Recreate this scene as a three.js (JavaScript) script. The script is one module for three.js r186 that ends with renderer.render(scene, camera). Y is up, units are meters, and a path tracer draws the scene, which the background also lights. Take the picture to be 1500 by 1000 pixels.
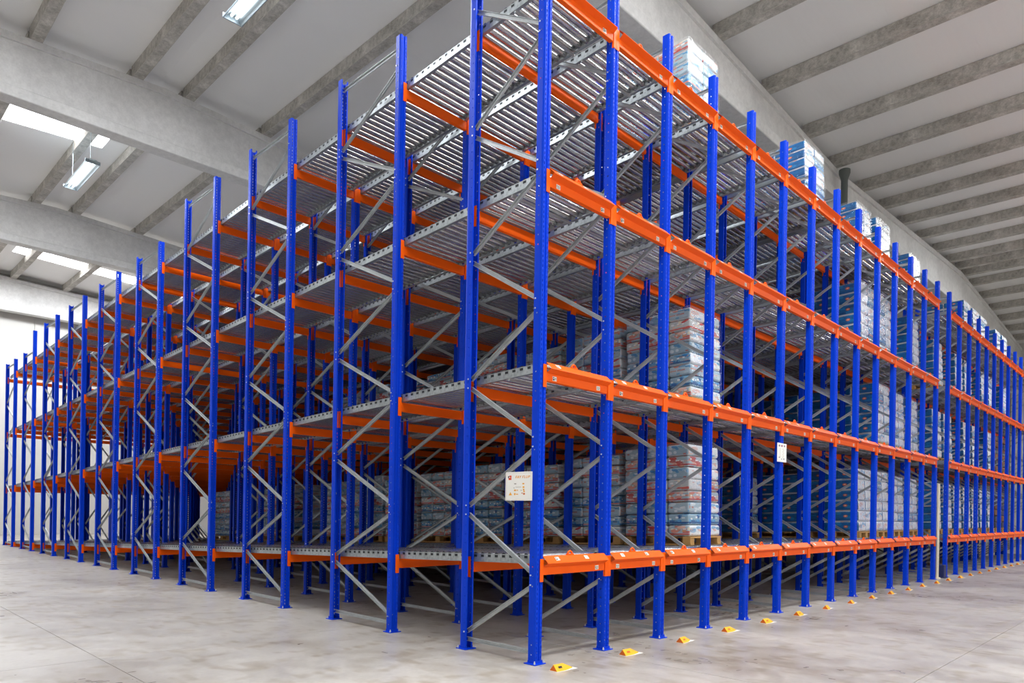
import * as THREE from 'three';
import { mergeGeometries } from 'three/addons/utils/BufferGeometryUtils.js';
import { RoundedBoxGeometry } from 'three/addons/geometries/RoundedBoxGeometry.js';
import { RectAreaLightUniformsLib } from 'three/addons/lights/RectAreaLightUniformsLib.js';

// ------------------------------------------------------------------ camera, light, exposure
const scene = new THREE.Scene();
const F = 1029.64;
const camera = new THREE.PerspectiveCamera(2 * Math.atan(500 / F) * 180 / Math.PI, 1.5, 0.1, 200);
camera.position.set(-5.3386, 1.5704, 4.8785);
camera.rotation.set(0, -0.79437, 0.01685, 'YXZ');
camera.setViewOffset(1500, 1000, 0, -247.48, 1500, 1000);
const renderer = new THREE.WebGLRenderer({ antialias: true });
renderer.toneMapping = THREE.LinearToneMapping;
renderer.toneMappingExposure = 1.6;
renderer.shadowMap.enabled = true;
scene.background = new THREE.Color(0x000000);
RectAreaLightUniformsLib.init();
const SKYLIGHT = 20;            // brightness of the daylight in the translucent roof strips
const LAMP = 14;

// ------------------------------------------------------------------ helpers
let seed = 7;
const rnd = () => { seed = (seed * 1664525 + 1013904223) >>> 0; return seed / 4294967296; };
const rr = (a, b) => a + (b - a) * rnd();
const taken = {};
const numbered = (n) => { const k = taken[n] = (taken[n] ?? -1) + 1; return k ? n + '_' + String(k).padStart(3, '0') : n; };
function shade(o) { o.castShadow = true; o.receiveShadow = true; return o; }
function tag(o, label, category, group, kind) {
  o.userData.label = label; o.userData.category = category;
  if (group) o.userData.group = group;
  if (kind) o.userData.kind = kind;
  return o;
}
function thing(name, label, category, pos = [0, 0, 0], group) {
  const o = new THREE.Group(); o.name = numbered(name); o.position.set(...pos); scene.add(o);
  return tag(o, label, category, group);
}
function structure(name, label, category, o = new THREE.Group()) {
  o.name = name; scene.add(o); if (o.isMesh) shade(o);
  return tag(o, label, category, null, 'structure');
}
function part(name, geo, mat, parent, pos, rot) {
  const m = shade(new THREE.Mesh(geo, mat)); m.name = name;
  if (pos) m.position.set(...pos);
  if (rot) m.rotation.set(...rot);
  parent.add(m); return m;
}
const box = (w, h, d, x = 0, y = 0, z = 0) => new THREE.BoxGeometry(w, h, d).translate(x, y, z);
const merge = (l) => mergeGeometries(l.map((g) => { const k = g.index ? g.toNonIndexed() : g; k.clearGroups?.(); return k; }));
const ORD = ['first', 'second', 'third', 'fourth', 'fifth', 'sixth', 'seventh', 'eighth', 'ninth', 'tenth', 'eleventh', 'twelfth', 'thirteenth', 'fourteenth', 'fifteenth', 'sixteenth', 'seventeenth', 'eighteenth', 'nineteenth', 'twentieth'];
const LEVEL = ['lowest level', 'second level', 'third level', 'top level'];
const VX = Math.sin(0.79437), VZ = Math.cos(0.79437);
const depthOf = (x, z) => (x + 5.3386) * VX + (4.8785 - z) * VZ;

// ------------------------------------------------------------------ computed textures
function noiseGrid(n, s) { let q = s; const a = new Float32Array(n * n); for (let i = 0; i < n * n; i++) { q = (q * 1664525 + 1013904223) >>> 0; a[i] = q / 4294967296; } return a; }
const smooth = (t) => t * t * (3 - 2 * t);
function layer(n, s) {       // a tile of value noise with n cells a side, asked with u, v in 0..1
  const g = noiseGrid(n, s);
  return (u, v) => { const x = u * n, y = v * n, i = Math.floor(x), j = Math.floor(y), fx = smooth(x - i), fy = smooth(y - j), a = (p, q) => g[((q % n + n) % n) * n + (p % n + n) % n];
    return (a(i, j) * (1 - fx) + a(i + 1, j) * fx) * (1 - fy) + (a(i, j + 1) * (1 - fx) + a(i + 1, j + 1) * fx) * fy; };
}
function dataTex(w, h, fn, srgb = true) {
  const d = new Uint8Array(w * h * 4);
  for (let y = 0; y < h; y++) for (let x = 0; x < w; x++) { const c = fn(x / w, y / h), o = (y * w + x) * 4; d[o] = Math.max(0, Math.min(255, c[0])); d[o + 1] = Math.max(0, Math.min(255, c[1])); d[o + 2] = Math.max(0, Math.min(255, c[2])); d[o + 3] = 255; }
  const t = new THREE.DataTexture(d, w, h); t.wrapS = t.wrapT = THREE.RepeatWrapping; t.magFilter = THREE.LinearFilter; t.minFilter = THREE.LinearFilter;
  if (srgb) t.colorSpace = THREE.SRGBColorSpace; t.needsUpdate = true; return t;
}
function canvasTex(w, h, draw) {
  const c = document.createElement('canvas'); c.width = w; c.height = h; draw(c.getContext('2d'), w, h);
  const t = new THREE.CanvasTexture(c); t.colorSpace = THREE.SRGBColorSpace; t.wrapS = t.wrapT = THREE.RepeatWrapping; return t;
}
// polished concrete: broad cloudy patches, brownish scuffs and dragged streaks, fine grain
const n4 = layer(5, 11), n12 = layer(13, 12), n40 = layer(43, 13), n150 = layer(151, 14), nst = layer(29, 15), nst2 = layer(61, 16), n350 = layer(349, 17);
const wearAt = (u, v) => {
  const w = n4(u, v) * 0.45 + n12(u, v) * 0.3 + n40(u, v) * 0.25;
  const streak = nst(u + n12(u, v) * .05, v * 2 + n12(v, u) * 0.1) * .6 + nst2(u * 2, v) * .4, st2 = nst(u * 2 + n12(v, u) * .08, v + n12(u, v) * .04) * .7 + n12(u, v) * .3;
  return [w, streak, st2];
};
const floorMap = dataTex(1536, 1536, (u, v) => {
  const [w, s, s2] = wearAt(u, v), g = n150(u, v) * 0.6 + n350(u, v) * 0.4 - 0.5;
  const scuff = Math.max(0, s - 0.58) * 1.5 + Math.max(0, s2 - 0.66) * 1.1 + Math.max(0, 0.42 - w) * 1.2;
  const k = 176 + (w - 0.5) * 40 + g * 16, t = Math.min(.5, scuff * (0.7 + .5 * n12(v, u)) * 1.1);
  return [k + 2 - t * 40, k - 4 - t * 48, k - 12 - t * 58];
});
const floorRough = dataTex(512, 512, (u, v) => { const [w, s] = wearAt(u, v); const k = 78 + (w - 0.5) * 50 + Math.max(0, s - 0.55) * 90 + n150(u, v) * 22; return [k, k, k]; }, false);
const concreteMap = dataTex(512, 512, (u, v) => { const k = 220 + (n4(u, v) - .5) * 16 + (n40(u, v) - .5) * 12 + (n150(u, v) - .5) * 10; return [k, k - 1, k - 3]; });
const purlinMap = dataTex(512, 512, (u, v) => { const k = 184 + (n12(u, v) - .5) * 34 + (n40(u, v) - .5) * 30 + (n150(u, v) - .5) * 26; return [k, k - 4, k - 11]; });
const galvMap = dataTex(256, 256, (u, v) => { const k = 196 + (n40(u, v) - .5) * 34 + (n12(u, v) - .5) * 22; return [k - 3, k, k + 1]; });
const rollMap = dataTex(256, 64, (u, v) => { const k = 198 + (n12(u, v) - .5) * 40 + (n40(u * 4, v) - .5) * 26, b = Math.max(0, n4(u, v * 3) - .62) * 80; return [k, k - b * .5, k - b]; });
const woodMap = dataTex(256, 256, (u, v) => { const k = n12(u, v * 4) * .5 + n40(u * .3, v * 3) * .5; return [214 - k * 46, 172 - k * 50, 112 - k * 48]; });
const ribBump = dataTex(64, 4, (u) => { const k = 120 + 100 * (Math.abs((u * 8) % 1 - .5) < .12 ? 1 : 0); return [k, k, k]; }, false);
const wrapBump = dataTex(256, 256, (u, v) => { const k = 255 * (n12(u * 1, v * 2) * .45 + n40(u * .5 + v * .2, v) * .4 + n150(u, v) * .15); return [k, k, k]; }, false);

// ------------------------------------------------------------------ materials
const std = (o) => new THREE.MeshStandardMaterial(o), phy = (o) => new THREE.MeshPhysicalMaterial(o);
const M = {
  floor: std({ map: floorMap, roughnessMap: floorRough, roughness: 1, color: 0xffffff }),
  joint: std({ color: 0x8c857b, roughness: .95 }),
  girder: std({ map: concreteMap, roughness: .85 }),
  purlin: std({ map: purlinMap, roughness: .9 }),
  roof: std({ color: 0xf1f0ef, roughness: .6, bumpMap: ribBump, bumpScale: .004 }),
  wall: std({ color: 0xcfcdc8, roughness: .6 }),
  joinery: std({ color: 0x9a9a98, roughness: .7 }),
  blue: phy({ color: new THREE.Color().setRGB(.0008, .045, .6), roughness: .4, specularIntensity: .25 }),
  orange: phy({ color: new THREE.Color().setRGB(.96, .12, .002), roughness: .4, specularIntensity: .35 }),
  galv: std({ map: galvMap, color: 0xf4f6f7, metalness: .5, roughness: .4 }),
  rail: std({ map: galvMap, color: 0xdfe3e5, metalness: .68, roughness: .38 }),
  roller: std({ map: rollMap, metalness: .86, roughness: .25 }),
  cap: std({ color: 0x1d2126, roughness: .6 }),
  bolt: std({ color: 0xdfe2e4, metalness: .6, roughness: .35 }),
  wood: std({ map: woodMap, roughness: .85 }),
  cream: std({ color: 0xe2d6bd, roughness: .6 }),
  navy: std({ color: 0x0b1c55, roughness: .5 }),
  yellow: std({ color: 0xf6b50c, roughness: .5 }),
  amber: std({ color: 0xd9660c, roughness: .55 }),
  white: std({ color: 0xf2f1ec, roughness: .5 }),
  pipe: std({ color: 0x5c625f, roughness: .6 }),
  fixture: std({ color: 0x9aa7ae, metalness: .6, roughness: .35 }),
  tube: std({ color: 0xffffff, emissive: 0xffffff, emissiveIntensity: 3, roughness: .4 }),
  skylight: std({ color: 0xffffff, emissive: 0xfbfdff, emissiveIntensity: 3.2, roughness: .6 }),
  film: phy({ color: 0xffffff, transmission: 1, thickness: 0, roughness: .06, ior: 1.35, bumpMap: wrapBump, bumpScale: .012 }),
  brown: std({ color: 0x6b4a33, roughness: .75 }), darkwrap: phy({ color: 0x23242a, roughness: .35, clearcoat: .5 }),
};

// ------------------------------------------------------------------ the building
const HB = 10.6, VALLEY = 11.4, RIDGE = 12.16, HALF = 14.3, RX = 1.1;
const girderTop = (x) => { const t = Math.abs((((x - RX) / HALF) % 2 + 3) % 2 - 1); return RIDGE - (RIDGE - VALLEY) * t; };
const GZ = [19.6, 8.7, -2.65, -14.1, -24.6, -35.3], XMIN = RX - HALF, XMAX = RX + 3 * HALF, ZMIN = -36, ZMAX = 20.2;

{ // floor: poured slabs with open joints
  const floor = structure('floor', 'polished grey concrete warehouse floor cast in large slabs', 'floor');
  part('joint_filler', box(XMAX - XMIN, .1, ZMAX - ZMIN, (XMAX + XMIN) / 2, -.055, (ZMAX + ZMIN) / 2), M.joint, floor);
  const xs = [XMIN], zs = [ZMIN];
  for (let x = .94 - 3 * 4.11; x < XMAX; x += 4.11) xs.push(x); xs.push(XMAX);
  for (let z = 2.94 - 6 * 6; z < ZMAX; z += 6) zs.push(z); zs.push(ZMAX);
  for (let i = 0; i + 1 < xs.length; i++) for (let j = 0; j + 1 < zs.length; j++) {
    const w = xs[i + 1] - xs[i] - .007, d = zs[j + 1] - zs[j] - .007, cx = (xs[i] + xs[i + 1]) / 2, cz = (zs[j] + zs[j + 1]) / 2;
    if (w < .05 || d < .05) continue;
    const g = box(w, .06, d), p = g.attributes.position, uv = g.attributes.uv;
    for (let k = 0; k < p.count; k++) uv.setXY(k, (p.getX(k) + cx) / 9, (p.getZ(k) + cz) / 9);
    part('slab', g, M.floor, floor, [cx, -.03, cz]);
  }
}
function worldUv(g, s = 2) {
  const p = g.attributes.position, n = g.attributes.normal, a = new Float32Array(p.count * 2);
  for (let k = 0; k < p.count; k++) { const nx = Math.abs(n.getX(k)), ny = Math.abs(n.getY(k)), nz = Math.abs(n.getZ(k)), x = p.getX(k), y = p.getY(k), z = p.getZ(k);
    a[2 * k] = (nx > ny && nx > nz ? z : x) / s; a[2 * k + 1] = (ny > nx && ny > nz ? z : y) / s; }
  g.setAttribute('uv', new THREE.BufferAttribute(a, 2)); return g;
}
{ // double-pitch girders
  const body = () => {
    const s = new THREE.Shape(); s.moveTo(XMIN, HB); s.lineTo(XMAX, HB);
    for (let x = XMAX, k = 3; k >= -1; k--, x -= HALF) s.lineTo(x, girderTop(x));
    s.closePath(); return s;
  };
  const g = worldUv(new THREE.ExtrudeGeometry(body(), { depth: .26, bevelEnabled: true, bevelSize: .012, bevelThickness: .012, bevelSegments: 1 }), 4);
  const flange = worldUv(new RoundedBoxGeometry(XMAX - XMIN, .26, .44, 2, .03).translate((XMAX + XMIN) / 2, 0, 0), 4);
  const cap = (() => { const s = new THREE.Shape(); const xs = []; for (let k = -1; k <= 3; k++) xs.push(RX + k * HALF); xs.forEach((x, i) => s[i ? 'lineTo' : 'moveTo'](x, girderTop(x))); xs.reverse().forEach((x) => s.lineTo(x, girderTop(x) - .16)); s.closePath(); return worldUv(new THREE.ExtrudeGeometry(s, { depth: .4, bevelEnabled: false }), 4); })();
  ['girder over the entry wall', 'girder crossing the hall above the aisle floor', 'girder crossing over the aisle end of the racking', 'girder crossing over the middle of the racking, beyond the downpipe', 'girder just beyond the hanging striplight', 'girder against the far panel wall'].forEach((d, i) => {
    const t = structure(numbered('roof_girder'), 'painted concrete double-pitch roof ' + d, 'girder');
    t.position.z = GZ[i] - .36;
    part('web', g, M.girder, t, [0, 0, .05]);
    part('bottom_flange', flange, M.girder, t, [0, HB + .1, .18]);
    part('top_flange', cap, M.girder, t, [0, 0, -.02]);
    for (const [k, x] of [[0, XMIN + .25], [1, RX + HALF + .13], [2, XMAX - .25]]) {
      const c = structure(numbered('column'), ['concrete column by the long wall', 'concrete column in the gap between the two racking blocks', 'concrete column at the end of the hall'][k] + ' under ' + d, 'column');
      c.position.set(x, 0, GZ[i] - .18); part('shaft', worldUv(new RoundedBoxGeometry(.5, HB - .02, .44, 2, .02), 3), M.girder, c, [0, (HB - .02) / 2, 0]);
    }
  });
  // purlins, bay by bay
  const offs = [.62, 2.75, 5.0, 7.35, 9.7, 12.1], offs2 = [.55, 2.0, 4.0, 6.1, 8.2, 10.3, 12.35];
  const px = []; for (const o of offs) { px.push(RX - o, RX + o); } for (const o of offs2) { px.push(RX + 2 * HALF - o, RX + 2 * HALF + o); } px.push(RX + HALF - .3);
  px.sort((a, b) => a - b);
  for (let b = 0; b < 5; b++) {
    const z0 = GZ[b + 1] + .04, z1 = GZ[b] - .4, len = z1 - z0 + .3, geo = worldUv(new RoundedBoxGeometry(.24, .3, len, 1, .012), 3);
    for (const x of px) {
      const t = thing('purlin', `grey concrete purlin, ${ORD[px.indexOf(x)] ?? 'outer'} across the roof, in the ${ORD[b]} roof bay`, 'purlin', [x, girderTop(x) + .15, (z0 + z1) / 2], 'concrete roof purlins');
      t.userData.kind = 'structure';
      part('beam', geo, M.purlin, t);
    }
  }
}
{ // roof sheets, some of them translucent
  const ceiling = structure('ceiling', 'white ribbed sheet roof of the hall laid over the purlins', 'ceiling');
  const W = 1.17, L = Math.hypot(HALF, RIDGE - VALLEY), ang = Math.atan2(RIDGE - VALLEY, HALF);
  const geo = box(L, .06, W), uvA = geo.attributes.uv, pA = geo.attributes.position;
  for (let k = 0; k < uvA.count; k++) uvA.setXY(k, (pA.getZ(k) + W / 2) / W, pA.getX(k));
  let panes = 0;
  const pane = (s, zc, xa, xb, label) => {      // a skylight strip on slope s from xa to xb
    const up = s % 2 === 0 ? 1 : -1, xm = (xa + xb) / 2, l = (xb - xa) / Math.cos(ang);
    const o = new THREE.Group(); structure('window_' + (++panes), label, 'skylight', o);
    o.position.set(xm, girderTop(xm) + .33, zc); o.rotation.z = up * ang;
    part('pane', box(l, .03, W - .01), M.skylight, o);
    const li = new THREE.RectAreaLight(0xf6faff, SKYLIGHT, l, W - .01);
    li.position.set(xm, girderTop(xm) + .30, zc); li.rotation.set(-Math.PI / 2, up * ang, 0, 'YXZ'); li.rotation.set(-Math.PI / 2, 0, 0);
    scene.add(li);
  };
  const glow = { 0: [[14.5, XMIN, RX], [3.4, XMIN, RX], [-8.3, XMIN, RX], [-18.75, XMIN, RX], [-30.5, XMIN, RX]], 1: [[14.5, RX, RX + HALF], [3.4, RX, RX + HALF], [-31.6, RX, RX + HALF]], 2: [[14.5, RX + HALF, RX + 2 * HALF], [3.4, RX + HALF, RX + 2 * HALF]], 3: [[14.5, RX + 2 * HALF, XMAX]] };
  const nb = ['over the entry aisle', 'over the aisle floor', 'over the open side of the racking', 'beside the hanging striplight', 'near the far panel wall'];
  for (let s = 0; s < 4; s++) {
    const x0 = XMIN + s * HALF, xm = x0 + HALF / 2, up = s % 2 === 0 ? 1 : -1;
    const open = (glow[s] ?? []).map((g) => g[0]);
    // sheets between the openings, laid from each opening outwards so that they meet it edge to edge
    const cuts = [ZMIN - .2, ...open.sort((a, b) => a - b).flatMap((z) => [z - W / 2, z + W / 2]), ZMAX + .2];
    for (let c = 0; c + 1 < cuts.length; c += 2) {
      const n = Math.max(1, Math.round((cuts[c + 1] - cuts[c]) / W)), w = (cuts[c + 1] - cuts[c]) / n;
      for (let k = 0; k < n; k++) { const m = part('roof_sheet', geo, M.roof, ceiling, [xm, girderTop(xm) + .33, cuts[c] + (k + .5) * w], [0, 0, up * ang]); m.scale.z = w / W; }
    }
    (glow[s] ?? []).forEach(([z, xa, xb]) => pane(s, z, xa, xb, `translucent daylight strip on the ${ORD[s]} roof slope ${nb[z > 10 ? 0 : z > 0 ? 1 : z > -12 ? 2 : z > -25 ? 3 : 4]}`));
  }
}
{ // walls of upright insulated panels
  const wallOf = (name, label, len, h, t, place) => {
    const w = structure(name, label, 'wall'); place(w);
    const n = Math.round(len / 2.35), pw = len / n, g = new RoundedBoxGeometry(pw - .012, h, t, 1, .008), back = box(len, h, t * .5, 0, h / 2, -t * .3);
    part('backing', back, M.joinery, w);
    for (let k = 0; k < n; k++) part('panel', g, M.wall, w, [-len / 2 + (k + .5) * pw, h / 2, 0]);
  };
  const H = 12.6, LX = XMAX - XMIN, LZ = ZMAX - ZMIN;
  wallOf('wall_back', 'white upright panel wall beyond the far end of the racking', LX + .4, H, .12, (w) => w.position.set((XMAX + XMIN) / 2, 0, ZMIN - .06));
  wallOf('wall_front', 'white panel wall at the entry end of the hall', LX + .4, H, .12, (w) => { w.position.set((XMAX + XMIN) / 2, 0, ZMAX + .06); w.rotation.y = Math.PI; });
  wallOf('wall_left', 'white panel wall along the open side aisle', LZ, H, .12, (w) => { w.position.set(XMIN - .06, 0, (ZMAX + ZMIN) / 2); w.rotation.y = Math.PI / 2; });
  wallOf('wall_right', 'white panel wall at the end of the second racking block', LZ, H, .12, (w) => { w.position.set(XMAX + .06, 0, (ZMAX + ZMIN) / 2); w.rotation.y = -Math.PI / 2; });
}
{ // downpipe at the roof valley
  const p = thing('downpipe', 'dark grey rainwater downpipe dropping from the roof valley beside the girder', 'pipe', [15.22, 0, -2.42]);
  part('shaft', new THREE.CylinderGeometry(.09, .09, 11.2, 20).translate(0, 5.6, 0), M.pipe, p);
  part('funnel', new THREE.LatheGeometry([[.09, 11.0], [.1, 11.05], [.15, 11.2], [.15, 11.3], [.13, 11.3]].map((q) => new THREE.Vector2(...q)), 20), M.pipe, p);
  part('bracket', new THREE.CylinderGeometry(.11, .11, .06, 20).translate(0, 9.2, 0), M.pipe, p);
}
function striplight(x, y, z, label, len = 2.3) {
  const t = thing('striplight', label, 'lamp', [x, y, z]);
  const prof = new THREE.Shape([[-.19, 0], [-.19, .03], [-.09, .13], [.09, .13], [.19, .03], [.19, 0], [.175, 0], [.08, .115], [-.08, .115], [-.175, 0]].map((q) => new THREE.Vector2(...q)));
  part('reflector', new THREE.ExtrudeGeometry(prof, { depth: len, bevelEnabled: false }).translate(0, 0, -len / 2), M.fixture, t);
  for (const s of [-1, 1]) {
    part('end_cap', new RoundedBoxGeometry(.38, .1, .03, 1, .01), M.fixture, t, [0, .055, s * len / 2]);
    part('tube', new THREE.CylinderGeometry(.022, .022, len - .14, 12).rotateX(Math.PI / 2), M.tube, t, [s * .05, .07, 0]);
    part('suspension_wire', new THREE.CylinderGeometry(.006, .006, 1, 6).scale(1, girderTop(x) + .26 - y - .12, 1), M.fixture, t, [0, (girderTop(x) + .26 - y + .12) / 2, s * len * .4]);
  }
  const l = new THREE.RectAreaLight(0xffffff, LAMP, .22, len - .2); l.position.set(x, y + .03, z); l.rotation.x = -Math.PI / 2; scene.add(l);
}
striplight(.35, 11.05, -18.5, 'silver striplight with lit tubes hanging under the daylight strip');
striplight(.45, 10.9, -7.45, 'silver striplight hanging above the open side of the racking');
striplight(-.65, 11.05, -28.6, 'silver striplight hanging beyond the far girder');

// ------------------------------------------------------------------ racking: measures
const P = 1.15, A0 = 1.0605, B0 = 1.4127, A = 1.3777, B = 1.4219, SLOPE = .0365, TH = Math.atan(SLOPE), GAP = 1.1687;
const PW = .107, PD = .096;                         // upright: width of the face, depth
const zFront = (k) => k === 0 ? 0 : -(A0 + B0) - (k - 1) * (A + B);
const zRear = (k) => zFront(k) - (k === 0 ? A0 : A);
const LINES = []; for (let i = 0; i < 14; i++) LINES.push({ x: i * P, block: 0, i }); for (let i = 0; i < 13; i++) LINES.push({ x: 13 * P + GAP + i * P, block: 1, i });
const beamY = (lv, z) => .96 + 2 * lv + SLOPE * z;

// roll-formed upright: a folded sheet with slotted face and drilled sides, open towards the bracing
function uprightGeo(H, holes) {
  const pos = [], nor = [];
  const quad = (a, b, c, d, n) => { for (const p of [a, b, c, a, c, d]) { pos.push(...p); nor.push(...n); } };
  const w = PW / 2, d = PD / 2, prof = [[-w * .62, -d], [-w, -d], [-w, d * .5], [-w * .86, d], [-w * .3, d], [-w * .2, d * .72], [w * .2, d * .72], [w * .3, d], [w * .86, d], [w, d * .5], [w, -d], [w * .62, -d]];
  for (let k = 0; k + 1 < prof.length; k++) {
    const a = prof[k], b = prof[k + 1], dx = b[0] - a[0], dz = b[1] - a[1], l = Math.hypot(dx, dz), n = [-dz / l, 0, dx / l];
    const at = (t, y) => [a[0] + dx * t, y, a[1] + dz * t];
    const face = k === 3 || k === 7, side = k === 1 || k === 9;
    if (!holes || !(face || side)) { quad(at(0, 0), at(1, 0), at(1, H), at(0, H), n); continue; }
    const p = face ? .05 : .1, hw = (face ? .009 : .012) / l / 2, hh = face ? .013 : .006, cells = Math.floor(H / p) - 1, m = face ? .5 : .62;
    let y = .04; quad(at(0, 0), at(1, 0), at(1, y), at(0, y), n);
    for (let c = 0; c < cells; c++, y += p) {
      const y1 = y + p, u0 = m - hw, u1 = m + hw, v0 = y + p / 2 - hh, v1 = y + p / 2 + hh;
      quad(at(0, y), at(u0, y), at(u0, y1), at(0, y1), n); quad(at(u1, y), at(1, y), at(1, y1), at(u1, y1), n);
      quad(at(u0, y), at(u1, y), at(u1, v0), at(u0, v0), n); quad(at(u0, v1), at(u1, v1), at(u1, y1), at(u0, y1), n);
    }
    quad(at(0, y), at(1, y), at(1, H), at(0, H), n);
  }
  const g = new THREE.BufferGeometry(); g.setAttribute('position', new THREE.Float32BufferAttribute(pos, 3)); g.setAttribute('normal', new THREE.Float32BufferAttribute(nor, 3));
  g.setAttribute('uv', new THREE.Float32BufferAttribute(new Float32Array(pos.length / 3 * 2), 2)); return g;
}
const cache = {};
const once = (k, f) => cache[k] ??= f();
const upright = (H, holes) => once('u' + H + holes, () => uprightGeo(H, holes));
const plateGeo = merge([new RoundedBoxGeometry(.17, .01, .16, 1, .003).translate(0, .005, 0), box(.115, .03, .004, 0, .024, .05), box(.004, .03, .1, -.056, .024, 0), box(.004, .03, .1, .056, .024, 0)]);
const anchorGeo = merge([new THREE.CylinderGeometry(.011, .011, .018, 6), new THREE.CylinderGeometry(.006, .006, .016, 8).translate(0, .015, 0)]);
const channel = (len) => once('c' + len.toFixed(3), () => merge([box(.003, len, .046, .012, len / 2, 0), box(.024, len, .003, 0, len / 2, .0215), box(.024, len, .003, 0, len / 2, -.0215)]));
const boltGeo = merge([new THREE.CylinderGeometry(.009, .009, .008, 6).rotateZ(Math.PI / 2)]);
function brace(parent, y1, z1, y2, z2, x = 0, name = 'diagonal_brace') {
  const dy = y2 - y1, dz = z2 - z1, len = Math.hypot(dy, dz);
  return part(name, channel(len), M.galv, parent, [x, y1, z1], [Math.atan2(dz, dy), 0, 0]);
}
function frame(line, k) {
  const zf = zFront(k), zr = zRear(k), d = zf - zr, dep = depthOf(line.x, zf);
  const Hf = k < 4 ? 7.57 : k < 9 ? 7.10 : 6.58, Hr = k < 4 ? 7.57 : k < 8 ? 7.10 : 6.58;
  const where = line.block ? ` past the cream pole, ${ORD[line.i]} row, ${ORD[k]} back from the aisle` : `, ${ORD[line.i]} row from the corner notice, ${ORD[k]} back from the aisle`;
  const t = thing('upright_frame', 'blue braced upright frame' + where, 'rack frame', [line.x, 0, zf], line.block ? 'upright frames of the second racking block' : 'upright frames of the first racking block');
  const holes = dep < 17 && (line.i < 3 || k === 0) && !line.block || (k === 0 && dep < 22);
  part('upright', upright(Hf, holes), M.blue, t, [0, .008, 0]);
  part('upright', upright(Hr, holes), M.blue, t, [0, .008, -d], [0, Math.PI, 0]);
  for (const [z, r] of [[0, 0], [-d, Math.PI]]) {
    const b = part('base_plate', plateGeo, M.blue, t, [0, 0, z], [0, r, 0]);
    if (dep < 16 && (line.i < 2 || k === 0)) for (const s of [-1, 1]) part('anchor_bolt', anchorGeo, M.bolt, b, [s * .068, .018, .058]);
  }
  const zi = -.02, zo = -d + .02, top = Math.min(Hf, Hr) - .13, near = dep < 15 && line.i < 2;
  brace(t, .115, zo, .115, zi, 0, 'horizontal_brace');
  // zigzag: the first frame starts at its rear upright, the others at their front upright
  const start = k === 0 ? 1 : 0; let n = 0, y = .2;
  const step = .71;
  while (y + step - .09 < top - .1) {
    const lowRear = (n + start) % 2 === 1;
    brace(t, y, lowRear ? zo : zi, y + step - .1, lowRear ? zi : zo);
    if (near) for (const yy of [y, y + step - .1]) { const z = (yy === y) === lowRear ? -d : 0; for (const s of [-1]) part('bolt', boltGeo, M.bolt, t, [s * (PW / 2 + .004), yy, z + (z === 0 ? -.026 : .026)]); }
    y += step; n++;
  }
  brace(t, top, zo, top, zi, 0, 'horizontal_brace');
  return t;
}
for (const l of LINES) for (let k = 0; k < (l.block ? 2 : 10); k++) frame(l, k);

// ------------------------------------------------------------------ racking: beams
const xL = (line) => line.x + PW / 2, SPAN = P - PW;
const hook = (s) => merge([box(.05, .235, .005, s * -.027, 0, PD / 2 - .012), box(.005, .235, .05, s * -.003, 0, PD / 2 - .035)]);
const hookL = hook(1), hookR = hook(-1);
const crossGeo = once('cross', () => new RoundedBoxGeometry(SPAN - .006, .12, .05, 1, .008).translate(0, 0, PD / 2 - .04));
const stickerTex = [0, 1, 2, 3].map((q) => canvasTex(64, 48, (c, w, h) => {
  c.fillStyle = '#f4f1ea'; c.fillRect(0, 0, w, h); c.fillStyle = '#15120f';
  if (q % 2) { for (let i = 0; i < 9; i++) c.fillRect(6 + i * 6, 8, 1 + (i * 7 + q) % 4, 22); c.fillRect(8, 35, 46, 5); } else { c.fillRect(5, 6, 24, 36); c.fillStyle = '#f4f1ea'; c.beginPath(); c.arc(17, 20, 7, 0, 7); c.fill(); c.fillStyle = '#15120f'; c.fillRect(35, 10, 6, 28); c.fillRect(46, 10, 10, 6); c.fillRect(50, 10, 6, 28); }
}));
const stickerMat = stickerTex.map((t) => std({ map: t, roughness: .5 }));
const stickerGeo = box(.062, .046, .0012);
// entry beam: tube with a folded nose on top, its ends open
const noseGeo = (() => {
  const pts = [[-.006, .034], [.06, .072], [.054, .082], [-.012, .145], [-.03, .145]], pos = [], w = SPAN / 2 - .004;
  for (let k = 0; k + 1 < pts.length; k++) { const [z0, y0] = pts[k], [z1, y1] = pts[k + 1]; const a = [-w, y0, z0], b = [w, y0, z0], c = [w, y1, z1], d = [-w, y1, z1]; for (const p of [a, b, c, a, c, d]) pos.push(...p); }
  const g = new THREE.BufferGeometry(); g.setAttribute('position', new THREE.Float32BufferAttribute(pos, 3)); g.setAttribute('uv', new THREE.Float32BufferAttribute(new Float32Array(pos.length / 3 * 2), 2)); g.computeVertexNormals(); return g.translate(0, 0, PD / 2 + .002);
})();
const entryGeo = new RoundedBoxGeometry(SPAN - .004, .1, .055, 1, .006).translate(0, 0, PD / 2 - .03);
const clipGeo = merge([new THREE.TorusGeometry(.036, .011, 6, 10, Math.PI), box(.1, .016, .03, 0, .0, 0)].map((g) => g.index ? g.toNonIndexed() : g));
const slant = Math.atan2(.063, .066);
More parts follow.
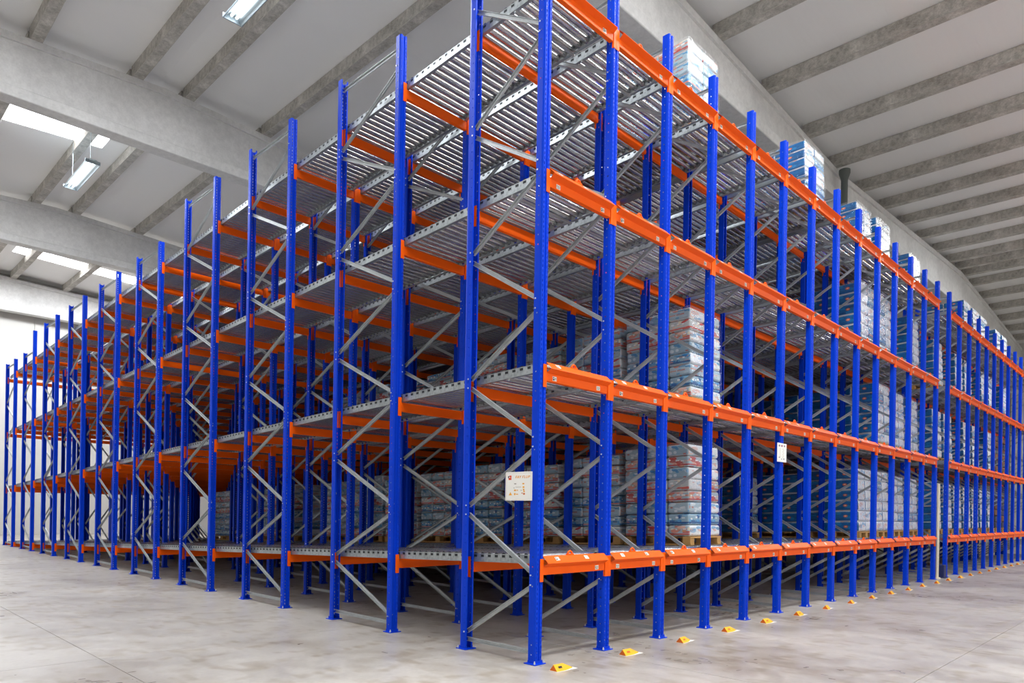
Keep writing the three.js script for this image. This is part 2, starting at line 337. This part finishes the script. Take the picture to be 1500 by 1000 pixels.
for (const l of LINES) {
  if (l.block === 0 && l.i === 13 || l.block === 1 && l.i === 12) continue;
  for (let lv = 0; lv < 4; lv++) {
    const who = l.block ? `${ORD[l.i]} lane past the cream pole` : `${ORD[l.i]} lane from the corner notice`;
    const t = thing('entry_beam', `orange entry beam with sloped nose, ${LEVEL[lv]}, ${who}`, 'rack beam', [xL(l) + SPAN / 2, beamY(lv, 0), 0], 'entry beams along the aisle face');
    part('tube', entryGeo, M.orange, t, [0, .0, 0]);
    part('nose', noseGeo, M.orange, t);
    part('connector', hookL, M.orange, t, [-SPAN / 2, 0, .014]); part('connector', hookR, M.orange, t, [SPAN / 2, 0, .014]);
    part('clip', clipGeo, M.orange, t, [-.06 + rr(-.03, .03), .15, PD / 2 - .02]);
    if (depthOf(l.x, 0) < 24) {
      const st = (x, y, z, tilt) => part('sticker', stickerGeo, stickerMat[Math.floor(rnd() * 4)], t, [x, y, z], [tilt, 0, rr(-.06, .06)]);
      st(-SPAN / 2 + rr(.1, .2), .115, PD / 2 + .024, -slant);
      if (rnd() < .55) st(rr(-.1, .2), .115, PD / 2 + .024, -slant);
      st(SPAN / 2 - rr(.14, .22), -.01, PD / 2 - .0018, 0);
      if (rnd() < .5) st(-SPAN / 2 + rr(.1, .16), -.012, PD / 2 - .0018, 0);
    }
  }
}
// cross beams further back: the 300 that show largest singly, the others together
const cross = [];
for (const l of LINES) {
  if (l.block === 0 && l.i === 13 || l.block === 1 && l.i === 12) continue;
  for (let k = 0; k < (l.block ? 2 : 10); k++) for (const rear of [0, 1]) {
    if (!k && !rear) continue;
    const z = rear ? zRear(k) : zFront(k);
    for (let lv = 0; lv < 4; lv++) cross.push({ l, k, rear, z, lv, d: depthOf(l.x, z) + (l.i > 3 ? 6 : 0) });
  }
}
cross.sort((a, b) => a.d - b.d);
const crossAll = merge([crossGeo.clone(), hookL.clone().translate(-SPAN / 2, 0, .014), hookR.clone().translate(SPAN / 2, 0, .014)]);
cross.slice(0, 300).forEach((c) => {
  const t = thing('cross_beam', `orange cross beam, ${LEVEL[c.lv]}, ${ORD[c.l.i]} lane ${c.l.block ? 'past cream pole' : 'from corner notice'}, ${ORD[2 * c.k + c.rear - 1]} behind the aisle face`, 'rack beam', [xL(c.l) + SPAN / 2, beamY(c.lv, c.z), c.z], 'cross beams inside the racking');
  if (c.rear) t.rotation.y = Math.PI;
  part('tube', crossGeo, M.orange, t);
  part('connector', hookL, M.orange, t, [-SPAN / 2, 0, .014]); part('connector', hookR, M.orange, t, [SPAN / 2, 0, .014]);
});
{
  const rest = cross.slice(300), im = shade(new THREE.InstancedMesh(crossAll, M.orange, rest.length)), o = new THREE.Object3D();
  rest.forEach((c, i) => { o.position.set(xL(c.l) + SPAN / 2, beamY(c.lv, c.z), c.z); o.rotation.y = c.rear ? Math.PI : 0; o.updateMatrix(); im.setMatrixAt(i, o.matrix); });
  im.name = 'far_cross_beams'; scene.add(im); tag(im, 'orange cross beams crowded deep inside the racking', 'rack beams', null, 'stuff');
}

// ------------------------------------------------------------------ roller lanes
const RP = .112, RRAD = .037, railH = .088, railW = .04;
const railGeo = (len) => once('r' + len.toFixed(2), () => merge([box(.004, railH, len, 0, 0, 0), box(railW, .004, len, railW / 2, railH / 2, 0), box(railW, .004, len, railW / 2, -railH / 2, 0)]));
const slotRailGeo = (len) => once('n' + len.toFixed(2), () => {   // the web is punched above every roller axle
  const pos = [], nor = [], h = railH / 2, q = (z0, z1, y0, y1) => { for (const [z, y] of [[z0, y0], [z1, y0], [z1, y1], [z0, y0], [z1, y1], [z0, y1]]) { pos.push(0, y, z); nor.push(-1, 0, 0); } };
  const ya = h - .036, yb = h - .008, zs = len / 2; let z = zs;
  q(-zs, zs, -h, ya); q(-zs, zs, yb, h);
  for (let c = -.07; -c < len - .1; c -= RP) { const a = zs + c + .024; q(a, z, ya, yb); z = zs + c - .024; }
  q(-zs, z, ya, yb);
  const g = new THREE.BufferGeometry(); g.setAttribute('position', new THREE.Float32BufferAttribute(pos, 3)); g.setAttribute('normal', new THREE.Float32BufferAttribute(nor, 3)); g.setAttribute('uv', new THREE.Float32BufferAttribute(pos.flatMap((v, i) => i % 3 === 0 ? [pos[i + 2], pos[i + 1]] : []), 2));
  return merge([g, box(railW, .004, len, railW / 2, railH / 2, 0), box(railW, .004, len, railW / 2, -railH / 2, 0)]);
});
const rollLen = SPAN - .034;
const tieGeo = box(SPAN - .04, .022, .03);
const rollerGeo = new THREE.CylinderGeometry(RRAD, RRAD, rollLen, 12).rotateZ(Math.PI / 2);
const rollerMats = [M.roller, M.cap, M.cap];
for (const l of LINES) {
  if (l.block === 0 && l.i === 13 || l.block === 1 && l.i === 12) continue;
  const len = l.block ? 8 : -zRear(9) - .1;
  for (let lv = 0; lv < 4; lv++) {
    const who = l.block ? `${ORD[l.i]} lane past the cream pole` : `${ORD[l.i]} lane from the corner notice`;
    const t = thing('roller_lane', `sloping lane of steel rollers, ${LEVEL[lv]}, ${who}`, 'roller lane', [xL(l) + SPAN / 2, beamY(lv, 0) + .064, 0], 'gravity roller lanes');
    t.rotation.x = -TH;
    for (const s of [-1, 1]) {
      const r = part('rail', !l.block && l.i < 4 ? slotRailGeo(len) : railGeo(len), M.rail, t, [s * (SPAN / 2 - .014), railH / 2, -len / 2 - .03]);
      if (s > 0) r.rotation.z = Math.PI;
    }
    if (lv) part('tie_bar', tieGeo, M.galv, t, [0, -.012, -.52]);
    const n = Math.floor((len - .1) / RP), far = [];
    for (let k = 0; k < n; k++) {
      const z = -.1 - k * RP;
      if (!l.block && lv > 0 && depthOf(l.x + .5, z) < 13.2) part('roller', rollerGeo, rollerMats, t, [0, railH - .02, z]); else far.push(z);
    }
    const im = shade(new THREE.InstancedMesh(rollerGeo, rollerMats, far.length)), o = new THREE.Object3D();
    far.forEach((z, i) => { o.position.set(0, railH - .02, z); o.updateMatrix(); im.setMatrixAt(i, o.matrix); });
    im.name = 'far_rollers'; im.userData.kind = 'stuff'; t.add(im);
  }
}

// ------------------------------------------------------------------ pallets and wrapped loads
const palDim = [.9, .144, 1.14];
const boardX = new RoundedBoxGeometry(.9, .022, .13, 1, .003), boardZ = new RoundedBoxGeometry(.1, .022, 1.14, 1, .003), blockGeo = new RoundedBoxGeometry(.11, .078, .13, 1, .004);
function pallet(x, y, z, label) {
  const t = thing('pallet', label, 'pallet', [x, y, z], 'wooden pallets on the rollers');
  t.rotation.x = -TH;
  for (const bx of [-.39, 0, .39]) {
    part('runner', boardZ, M.wood, t, [bx, .011, 0]);
    for (const bz of [-.5, 0, .5]) part('block', blockGeo, M.wood, t, [bx, .061, bz]);
  }
  for (const bz of [-.505, -.25, 0, .25, .505]) part('deck_board', boardX, M.wood, t, [0, .111, bz]);
  return t;
}
// printed wrappers; the white kind paints film glare and frontal light over the print
const rgbs = { pale: ['#a9bfca', '#93b0bf', '#c2c8c8'], blue: ['#1d6fb0', '#2f8fd0', '#0e4f8c', '#6fb4dc'], red: ['#d9523f', '#e88a72', '#c33a33', '#e9b7a6'], warm: ['#e2a35c', '#d8c39a', '#efe0c2'] };
const pick = (a) => a[Math.floor(rnd() * a.length)];
function wrapper(kind) {
  return canvasTex(128, 64, (c, w, h) => {
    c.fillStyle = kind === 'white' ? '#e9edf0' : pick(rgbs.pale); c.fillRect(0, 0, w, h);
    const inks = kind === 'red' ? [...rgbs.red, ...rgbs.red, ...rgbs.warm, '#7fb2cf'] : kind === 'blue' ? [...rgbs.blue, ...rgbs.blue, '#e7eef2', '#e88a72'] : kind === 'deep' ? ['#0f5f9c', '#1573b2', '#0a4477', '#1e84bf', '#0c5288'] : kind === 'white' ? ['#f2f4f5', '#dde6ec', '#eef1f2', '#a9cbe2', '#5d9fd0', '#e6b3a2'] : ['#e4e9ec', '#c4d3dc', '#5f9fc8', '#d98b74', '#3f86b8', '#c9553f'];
    if (kind === 'deep') { c.fillStyle = '#12629e'; c.fillRect(0, 0, w, h); }
    for (let i = 0; i < (kind === 'pale' ? 11 : 16); i++) {
      c.fillStyle = pick(inks); c.globalAlpha = rr(.5, .95);
      const x = rr(-10, w), y = rr(0, h);
      if (rnd() < .5) { c.beginPath(); c.ellipse(x, y, rr(8, 26), rr(5, 13), rr(-.4, .4), 0, 6.3); c.fill(); } else c.fillRect(x, y, rr(14, 60), rr(5, 15));
    }
    c.globalAlpha = 1;
    if (kind === 'red' || kind === 'blue') { c.fillStyle = pick(inks); c.fillRect(0, h * .76, w, h * .12); c.fillStyle = '#eceeec'; for (let i = 0; i < 3; i++) c.fillRect(14 + i * 36 + rr(-6, 6), h * .3 + rr(-6, 6), rr(10, 24), rr(6, 12)); }
    if (kind === 'deep') { c.fillStyle = '#e0653f'; c.beginPath(); c.ellipse(w / 2, h / 2, 11, 9, 0, 0, 6.3); c.fill(); c.fillStyle = '#f1d9bf'; c.fillRect(w / 2 - 5, h / 2 - 3, 10, 5); }
  });
}
const inkedAndGlare = {}; for (const k of ['red', 'blue', 'pale', 'deep', 'white']) inkedAndGlare[k] = Array.from({ length: k === 'pale' ? 4 : 4 }, () => phy({ map: wrapper(k), roughness: .35, clearcoat: .5, clearcoatRoughness: .2, bumpMap: wrapBump, bumpScale: .006 }));
const packGeo = (w, h, d) => once(`p${w}${h}${d}`, () => new RoundedBoxGeometry(w, h, d, 2, Math.min(w, h, d) * .24));
function load(x, y, z, label, { layers = 8, hgt = 1.33, style = 'mixed', nx = 2, nz = 3, film = true } = {}) {
  const t = thing('wrapped_load', label, 'wrapped load', [x, y, z], 'film wrapped loads on pallets');
  t.rotation.x = -TH;
  const W = .88, D = 1.12, lh = hgt / layers, g = packGeo(W / nx - .006, lh - .004, D / nz - .006);
  const order = style === 'mixed' ? ['red', 'blue', 'pale', 'blue', 'red', 'pale', 'red', 'pale', 'blue'] : ['pale', 'blue', 'pale', 'pale', 'blue', 'pale'];
  for (let j = 0; j < layers; j++) {
    const kind = style === 'brown' ? null : order[(j + (style === 'mixed' ? Math.floor(rnd() * 1.25) : 0)) % order.length];
    for (let a = 0; a < nx; a++) for (let b = 0; b < nz; b++) {
      const mat = style === 'brown' ? (rnd() < .5 ? M.brown : M.darkwrap) : style === 'blue' ? (() => { const s = pick(inkedAndGlare.deep), f = pick(inkedAndGlare[kind === 'pale' ? 'white' : rnd() < .5 ? 'white' : kind]); return [s, s, f, f, f, f]; })() : (() => { const s = pick(inkedAndGlare[kind]), f = rnd() < .62 ? pick(inkedAndGlare.white) : s; return [s, s, f, f, f, f]; })();  // whiter end and top faces: glare of front-lit film put into the colour
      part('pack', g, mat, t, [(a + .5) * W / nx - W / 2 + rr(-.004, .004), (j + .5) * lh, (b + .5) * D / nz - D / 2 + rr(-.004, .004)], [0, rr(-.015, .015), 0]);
    }
  }
  if (film) part('stretch_film', once('film' + hgt, () => new RoundedBoxGeometry(W + .03, hgt + .02, D + .03, 2, .03).translate(0, hgt / 2 + .014, 0)), M.film, t);
  return t;
}
const laneX = (i, block = 0) => (block ? 13 * P + GAP : 0) + (i + .5) * P;
const surface = (lv, z) => beamY(lv, z) + .064 + railH + RRAD - .02;
function stack(lane, lv, k, zFrontEdge, opt = {}, block = 0) {
  const z = zFrontEdge - .57, x = laneX(lane, block) + rr(-.015, .015), y = surface(lv, z);
  const who = block ? `${ORD[lane]} lane past cream pole` : `${ORD[lane]} lane past corner notice`;
  pallet(x, y, z, `wooden pallet, ${LEVEL[lv]}, ${who}, ${ORD[k]} in queue`);
  const look = opt.style === 'blue' ? 'blue and white film-wrapped' : opt.style === 'brown' ? 'dark brown carton' : 'red, white and blue film-wrapped';
  load(x, y + .1245 * Math.cos(TH), z + .1245 * Math.sin(-TH), `${look} load, ${LEVEL[lv]}, ${who}, ${ORD[k]} in queue`, opt);
}
// fourth lane: full queue on the two lower levels, two on top
for (let k = 0, z = -.3; k < 13; k++, z -= 1.2 + (k % 4 === 3 ? .16 : .03)) if (k !== 8) stack(3, 0, k, z, { hgt: 1.33 - (k > 0 ? .06 * (k % 3) : 0), film: k < 2 });
for (let k = 0, z = -.33; k < 8; k++, z -= 1.22) stack(3, 1, k, z, { hgt: 1.3 - .05 * (k % 3), film: k < 2 });
stack(3, 3, 0, -.42, { layers: 7, hgt: 1.2 }); stack(3, 3, 1, -1.66, { layers: 7, hgt: 1.15, film: false });
// lanes further along
const B6 = { layers: 6, nx: 2, nz: 2, style: 'blue' };
for (const [lane, lv, z, n, h] of [[9, 0, -.3, 3, 1.36], [10, 0, -.3, 2, 1.36], [11, 0, -.3, 2, 1.3], [12, 0, -.3, 2, 1.3], [10, 1, -.3, 3, 1.36], [11, 1, -.32, 2, 1.32], [12, 1, -.32, 2, 1.3], [9, 2, -.3, 3, 1.36], [10, 2, -.3, 2, 1.36], [12, 2, -.32, 2, 1.34], [6, 3, -.14, 2, .95], [9, 3, -.42, 1, 1.1], [10, 3, -.38, 2, 1.1], [12, 3, -.34, 2, .9]])
  for (let k = 0; k < n; k++) stack(lane, lv, k, z - 1.22 * k, { ...B6, hgt: h - .04 * k, film: k === 0 });
for (const [lane, lv, z, n] of [[7, 0, -3.2, 3], [8, 0, -2.4, 2], [8, 2, -3.4, 2]]) for (let k = 0; k < n; k++) stack(lane, lv, k, z - 1.22 * k, { ...B6, hgt: 1.25, film: false });
for (const [lane, lv, z, n] of [[4, 0, -4.5, 3], [5, 0, -4.2, 3], [6, 0, -4.0, 3], [5, 1, -6.0, 3], [6, 1, -5.0, 3], [7, 1, -4.6, 3], [8, 1, -4.2, 2], [9, 1, -3.6, 2]]) for (let k = 0; k < n; k++) stack(lane, lv, k, z - 1.22 * k, { layers: 5, nx: 2, nz: 2, style: 'brown', hgt: 1.15 + .1 * ((k + lane) % 3), film: false });
// second block
for (let i = 0; i < 9; i++) { stack(i, 0, 0, -.3, { ...B6, hgt: 1.3, film: false, style: i > 6 ? 'brown' : 'blue' }, 1); if (i !== 2 && i !== 5) stack(i, 1, 0, -.32, { ...B6, hgt: 1.3, film: false, style: i > 6 ? 'brown' : 'blue' }, 1); if (i % 3 !== 1) stack(i, 2, 0, -.32, { ...B6, hgt: 1.2, film: false }, 1); }
for (const i of [3, 4, 5, 7, 8]) stack(i, 3, 0, -.36, { ...B6, hgt: 1.05, film: false }, 1);

// ------------------------------------------------------------------ notices
const noticeTex = canvasTex(256, 256, (c, w, h) => {
  c.fillStyle = '#f3f1ec'; c.fillRect(0, 0, w, h);
  c.strokeStyle = '#d8d4cc'; c.lineWidth = 3; c.strokeRect(9, 9, w - 18, h - 18);
  c.fillStyle = '#3a2430'; c.fillRect(24, 34, 16, 20); c.fillStyle = '#e3471f'; c.fillRect(38, 30, 20, 20); c.fillRect(30, 52, 28, 18); c.fillStyle = '#fff'; c.beginPath(); c.arc(38, 46, 5, 0, 7); c.fill();
  c.fillStyle = '#e8951f'; c.font = 'italic bold 32px sans-serif'; c.fillText('FAY FLUP', 94, 56);
  c.fillStyle = '#8a8078'; c.fillRect(86, 102, 20, 8); c.fillRect(80, 140, 10, 5); c.fillRect(100, 134, 54, 3);
  c.fillStyle = '#f0a82c'; c.fillRect(166, 100, 18, 12); c.fillRect(168, 130, 18, 14); c.fillRect(172, 152, 14, 14); c.fillRect(176, 168, 14, 14); c.fillRect(86, 158, 18, 14); c.fillRect(110, 160, 14, 8);
  c.beginPath(); c.moveTo(50, 180); c.lineTo(66, 210); c.lineTo(34, 210); c.closePath(); c.fill(); c.fillRect(86, 190, 14, 18); c.fillRect(104, 196, 22, 8);
  c.fillStyle = '#c9601d'; c.fillRect(158, 186, 12, 8); c.fillRect(174, 190, 18, 14); c.fillStyle = '#8a8078'; c.fillRect(150, 162, 10, 6);
});
const notice2Tex = canvasTex(128, 160, (c, w, h) => {
  c.fillStyle = '#f3f0ea'; c.fillRect(0, 0, w, h); c.fillStyle = '#857a86'; c.fillRect(16, 14, 22, 16); c.fillRect(88, 14, 20, 14); c.fillStyle = '#9a4b62'; c.fillRect(52, 14, 20, 16);
  c.fillStyle = '#b9ae9c'; for (let i = 0; i < 7; i++) { c.fillRect(34, 44 + i * 12, 8, 6); c.fillRect(72 + (i % 2) * 6, 46 + i * 12, 14, 4); } c.fillStyle = '#8f8a92'; c.fillRect(20, 118, 16, 10); c.fillRect(54, 132, 14, 8); c.fillRect(84, 128, 16, 12);
});
function notice(name, label, w, h, tex, pos, ry) {
  const t = thing(name, label, 'sign', pos); t.rotation.y = ry;
  part('board', new RoundedBoxGeometry(w, h, .006, 1, .002), M.white, t);
  part('print', new THREE.PlaneGeometry(w - .004, h - .004), std({ map: tex, roughness: .45 }), t, [0, 0, .0036]);
}
notice('notice_board', 'square white notice with orange heading fixed to the corner upright', .385, .3, noticeTex, [-PW / 2 - .006, 1.825, -.215], -Math.PI / 2);
notice('notice_board', 'small white notice with grey print on an upright of the aisle face', .34, .3, notice2Tex, [5 * P - .03, 2.57, PD / 2 + .008], 0);

// ------------------------------------------------------------------ floor wedges in front of every upright, pole and stub
const wedgeGeo = (() => {   // tent with a level ridge that runs out into a low tail
  const L = .13, T = .27, hh = .062, hw = .05, v = [[0, 0, -hw], [0, 0, hw], [0, hh, 0], [L, hh, 0], [L, 0, -hw], [L, 0, hw], [T, .006, 0], [T, 0, -.012], [T, 0, .012]];
  const tri = [[0, 1, 2], [1, 5, 3], [1, 3, 2], [4, 0, 2], [4, 2, 3], [5, 8, 6], [5, 6, 3], [7, 4, 3], [7, 3, 6], [8, 7, 6], [0, 4, 5], [0, 5, 1], [4, 7, 8], [4, 8, 5]];
  const g = new THREE.BufferGeometry(); g.setAttribute('position', new THREE.Float32BufferAttribute(tri.flat().flatMap((i) => v[i]), 3)); g.setAttribute('uv', new THREE.Float32BufferAttribute(new Float32Array(tri.length * 6), 2)); g.computeVertexNormals(); return g.translate(-.1, .004, 0);
})();
const wedgeEnd = (() => { const g = new THREE.BufferGeometry(); g.setAttribute('position', new THREE.Float32BufferAttribute([-.1015, .006, -.046, -.1015, .006, .046, -.1015, .062, 0], 3)); g.setAttribute('uv', new THREE.Float32BufferAttribute(new Float32Array(6), 2)); g.computeVertexNormals(); return g; })();
const wedgePad = new RoundedBoxGeometry(.3, .003, .108, 1, .001).translate(.045, .0015, 0);
const markGeo = box(.05, .022, .001);
for (const l of LINES) {
  const t = thing('floor_wedge', `small yellow floor wedge before the ${ORD[l.i]} upright ${l.block ? 'past the cream pole' : 'from the corner notice'}`, 'floor marker', [l.x - .02, 0, .37 + rr(-.012, .012)], 'yellow wedges along the aisle');
  t.rotation.y = rr(-.12, .12);
  part('pad', wedgePad, M.white, t);
  part('wedge', wedgeGeo, M.yellow, t);
  part('end_face', wedgeEnd, M.amber, t);
  if (!l.block && l.i < 6) part('mark', markGeo, l.i ? M.amber : M.cap, t, [-.03, .038, .0265], [-Math.atan2(.05, .062), 0, 0]);
}
{
  const t = thing('pole', 'slim cream pole standing in the gap between the two racking blocks', 'pole', [15.36, 0, .0]);
  part('shaft', new THREE.CylinderGeometry(.035, .035, 2.45, 12).translate(0, 1.225, 0), M.cream, t);
  part('foot', new THREE.CylinderGeometry(.07, .08, .03, 12).translate(0, .015, 0), M.cream, t);
  const b = thing('bollard', 'low dark blue post protector beside the cream pole', 'bollard', [15.72, 0, .0]);
  part('guard', new RoundedBoxGeometry(.22, .34, .2, 2, .02).translate(0, .17, 0), M.navy, b);
  part('foot', new RoundedBoxGeometry(.3, .02, .28, 1, .005).translate(0, .01, 0), M.navy, b);
}
renderer.render(scene, camera);
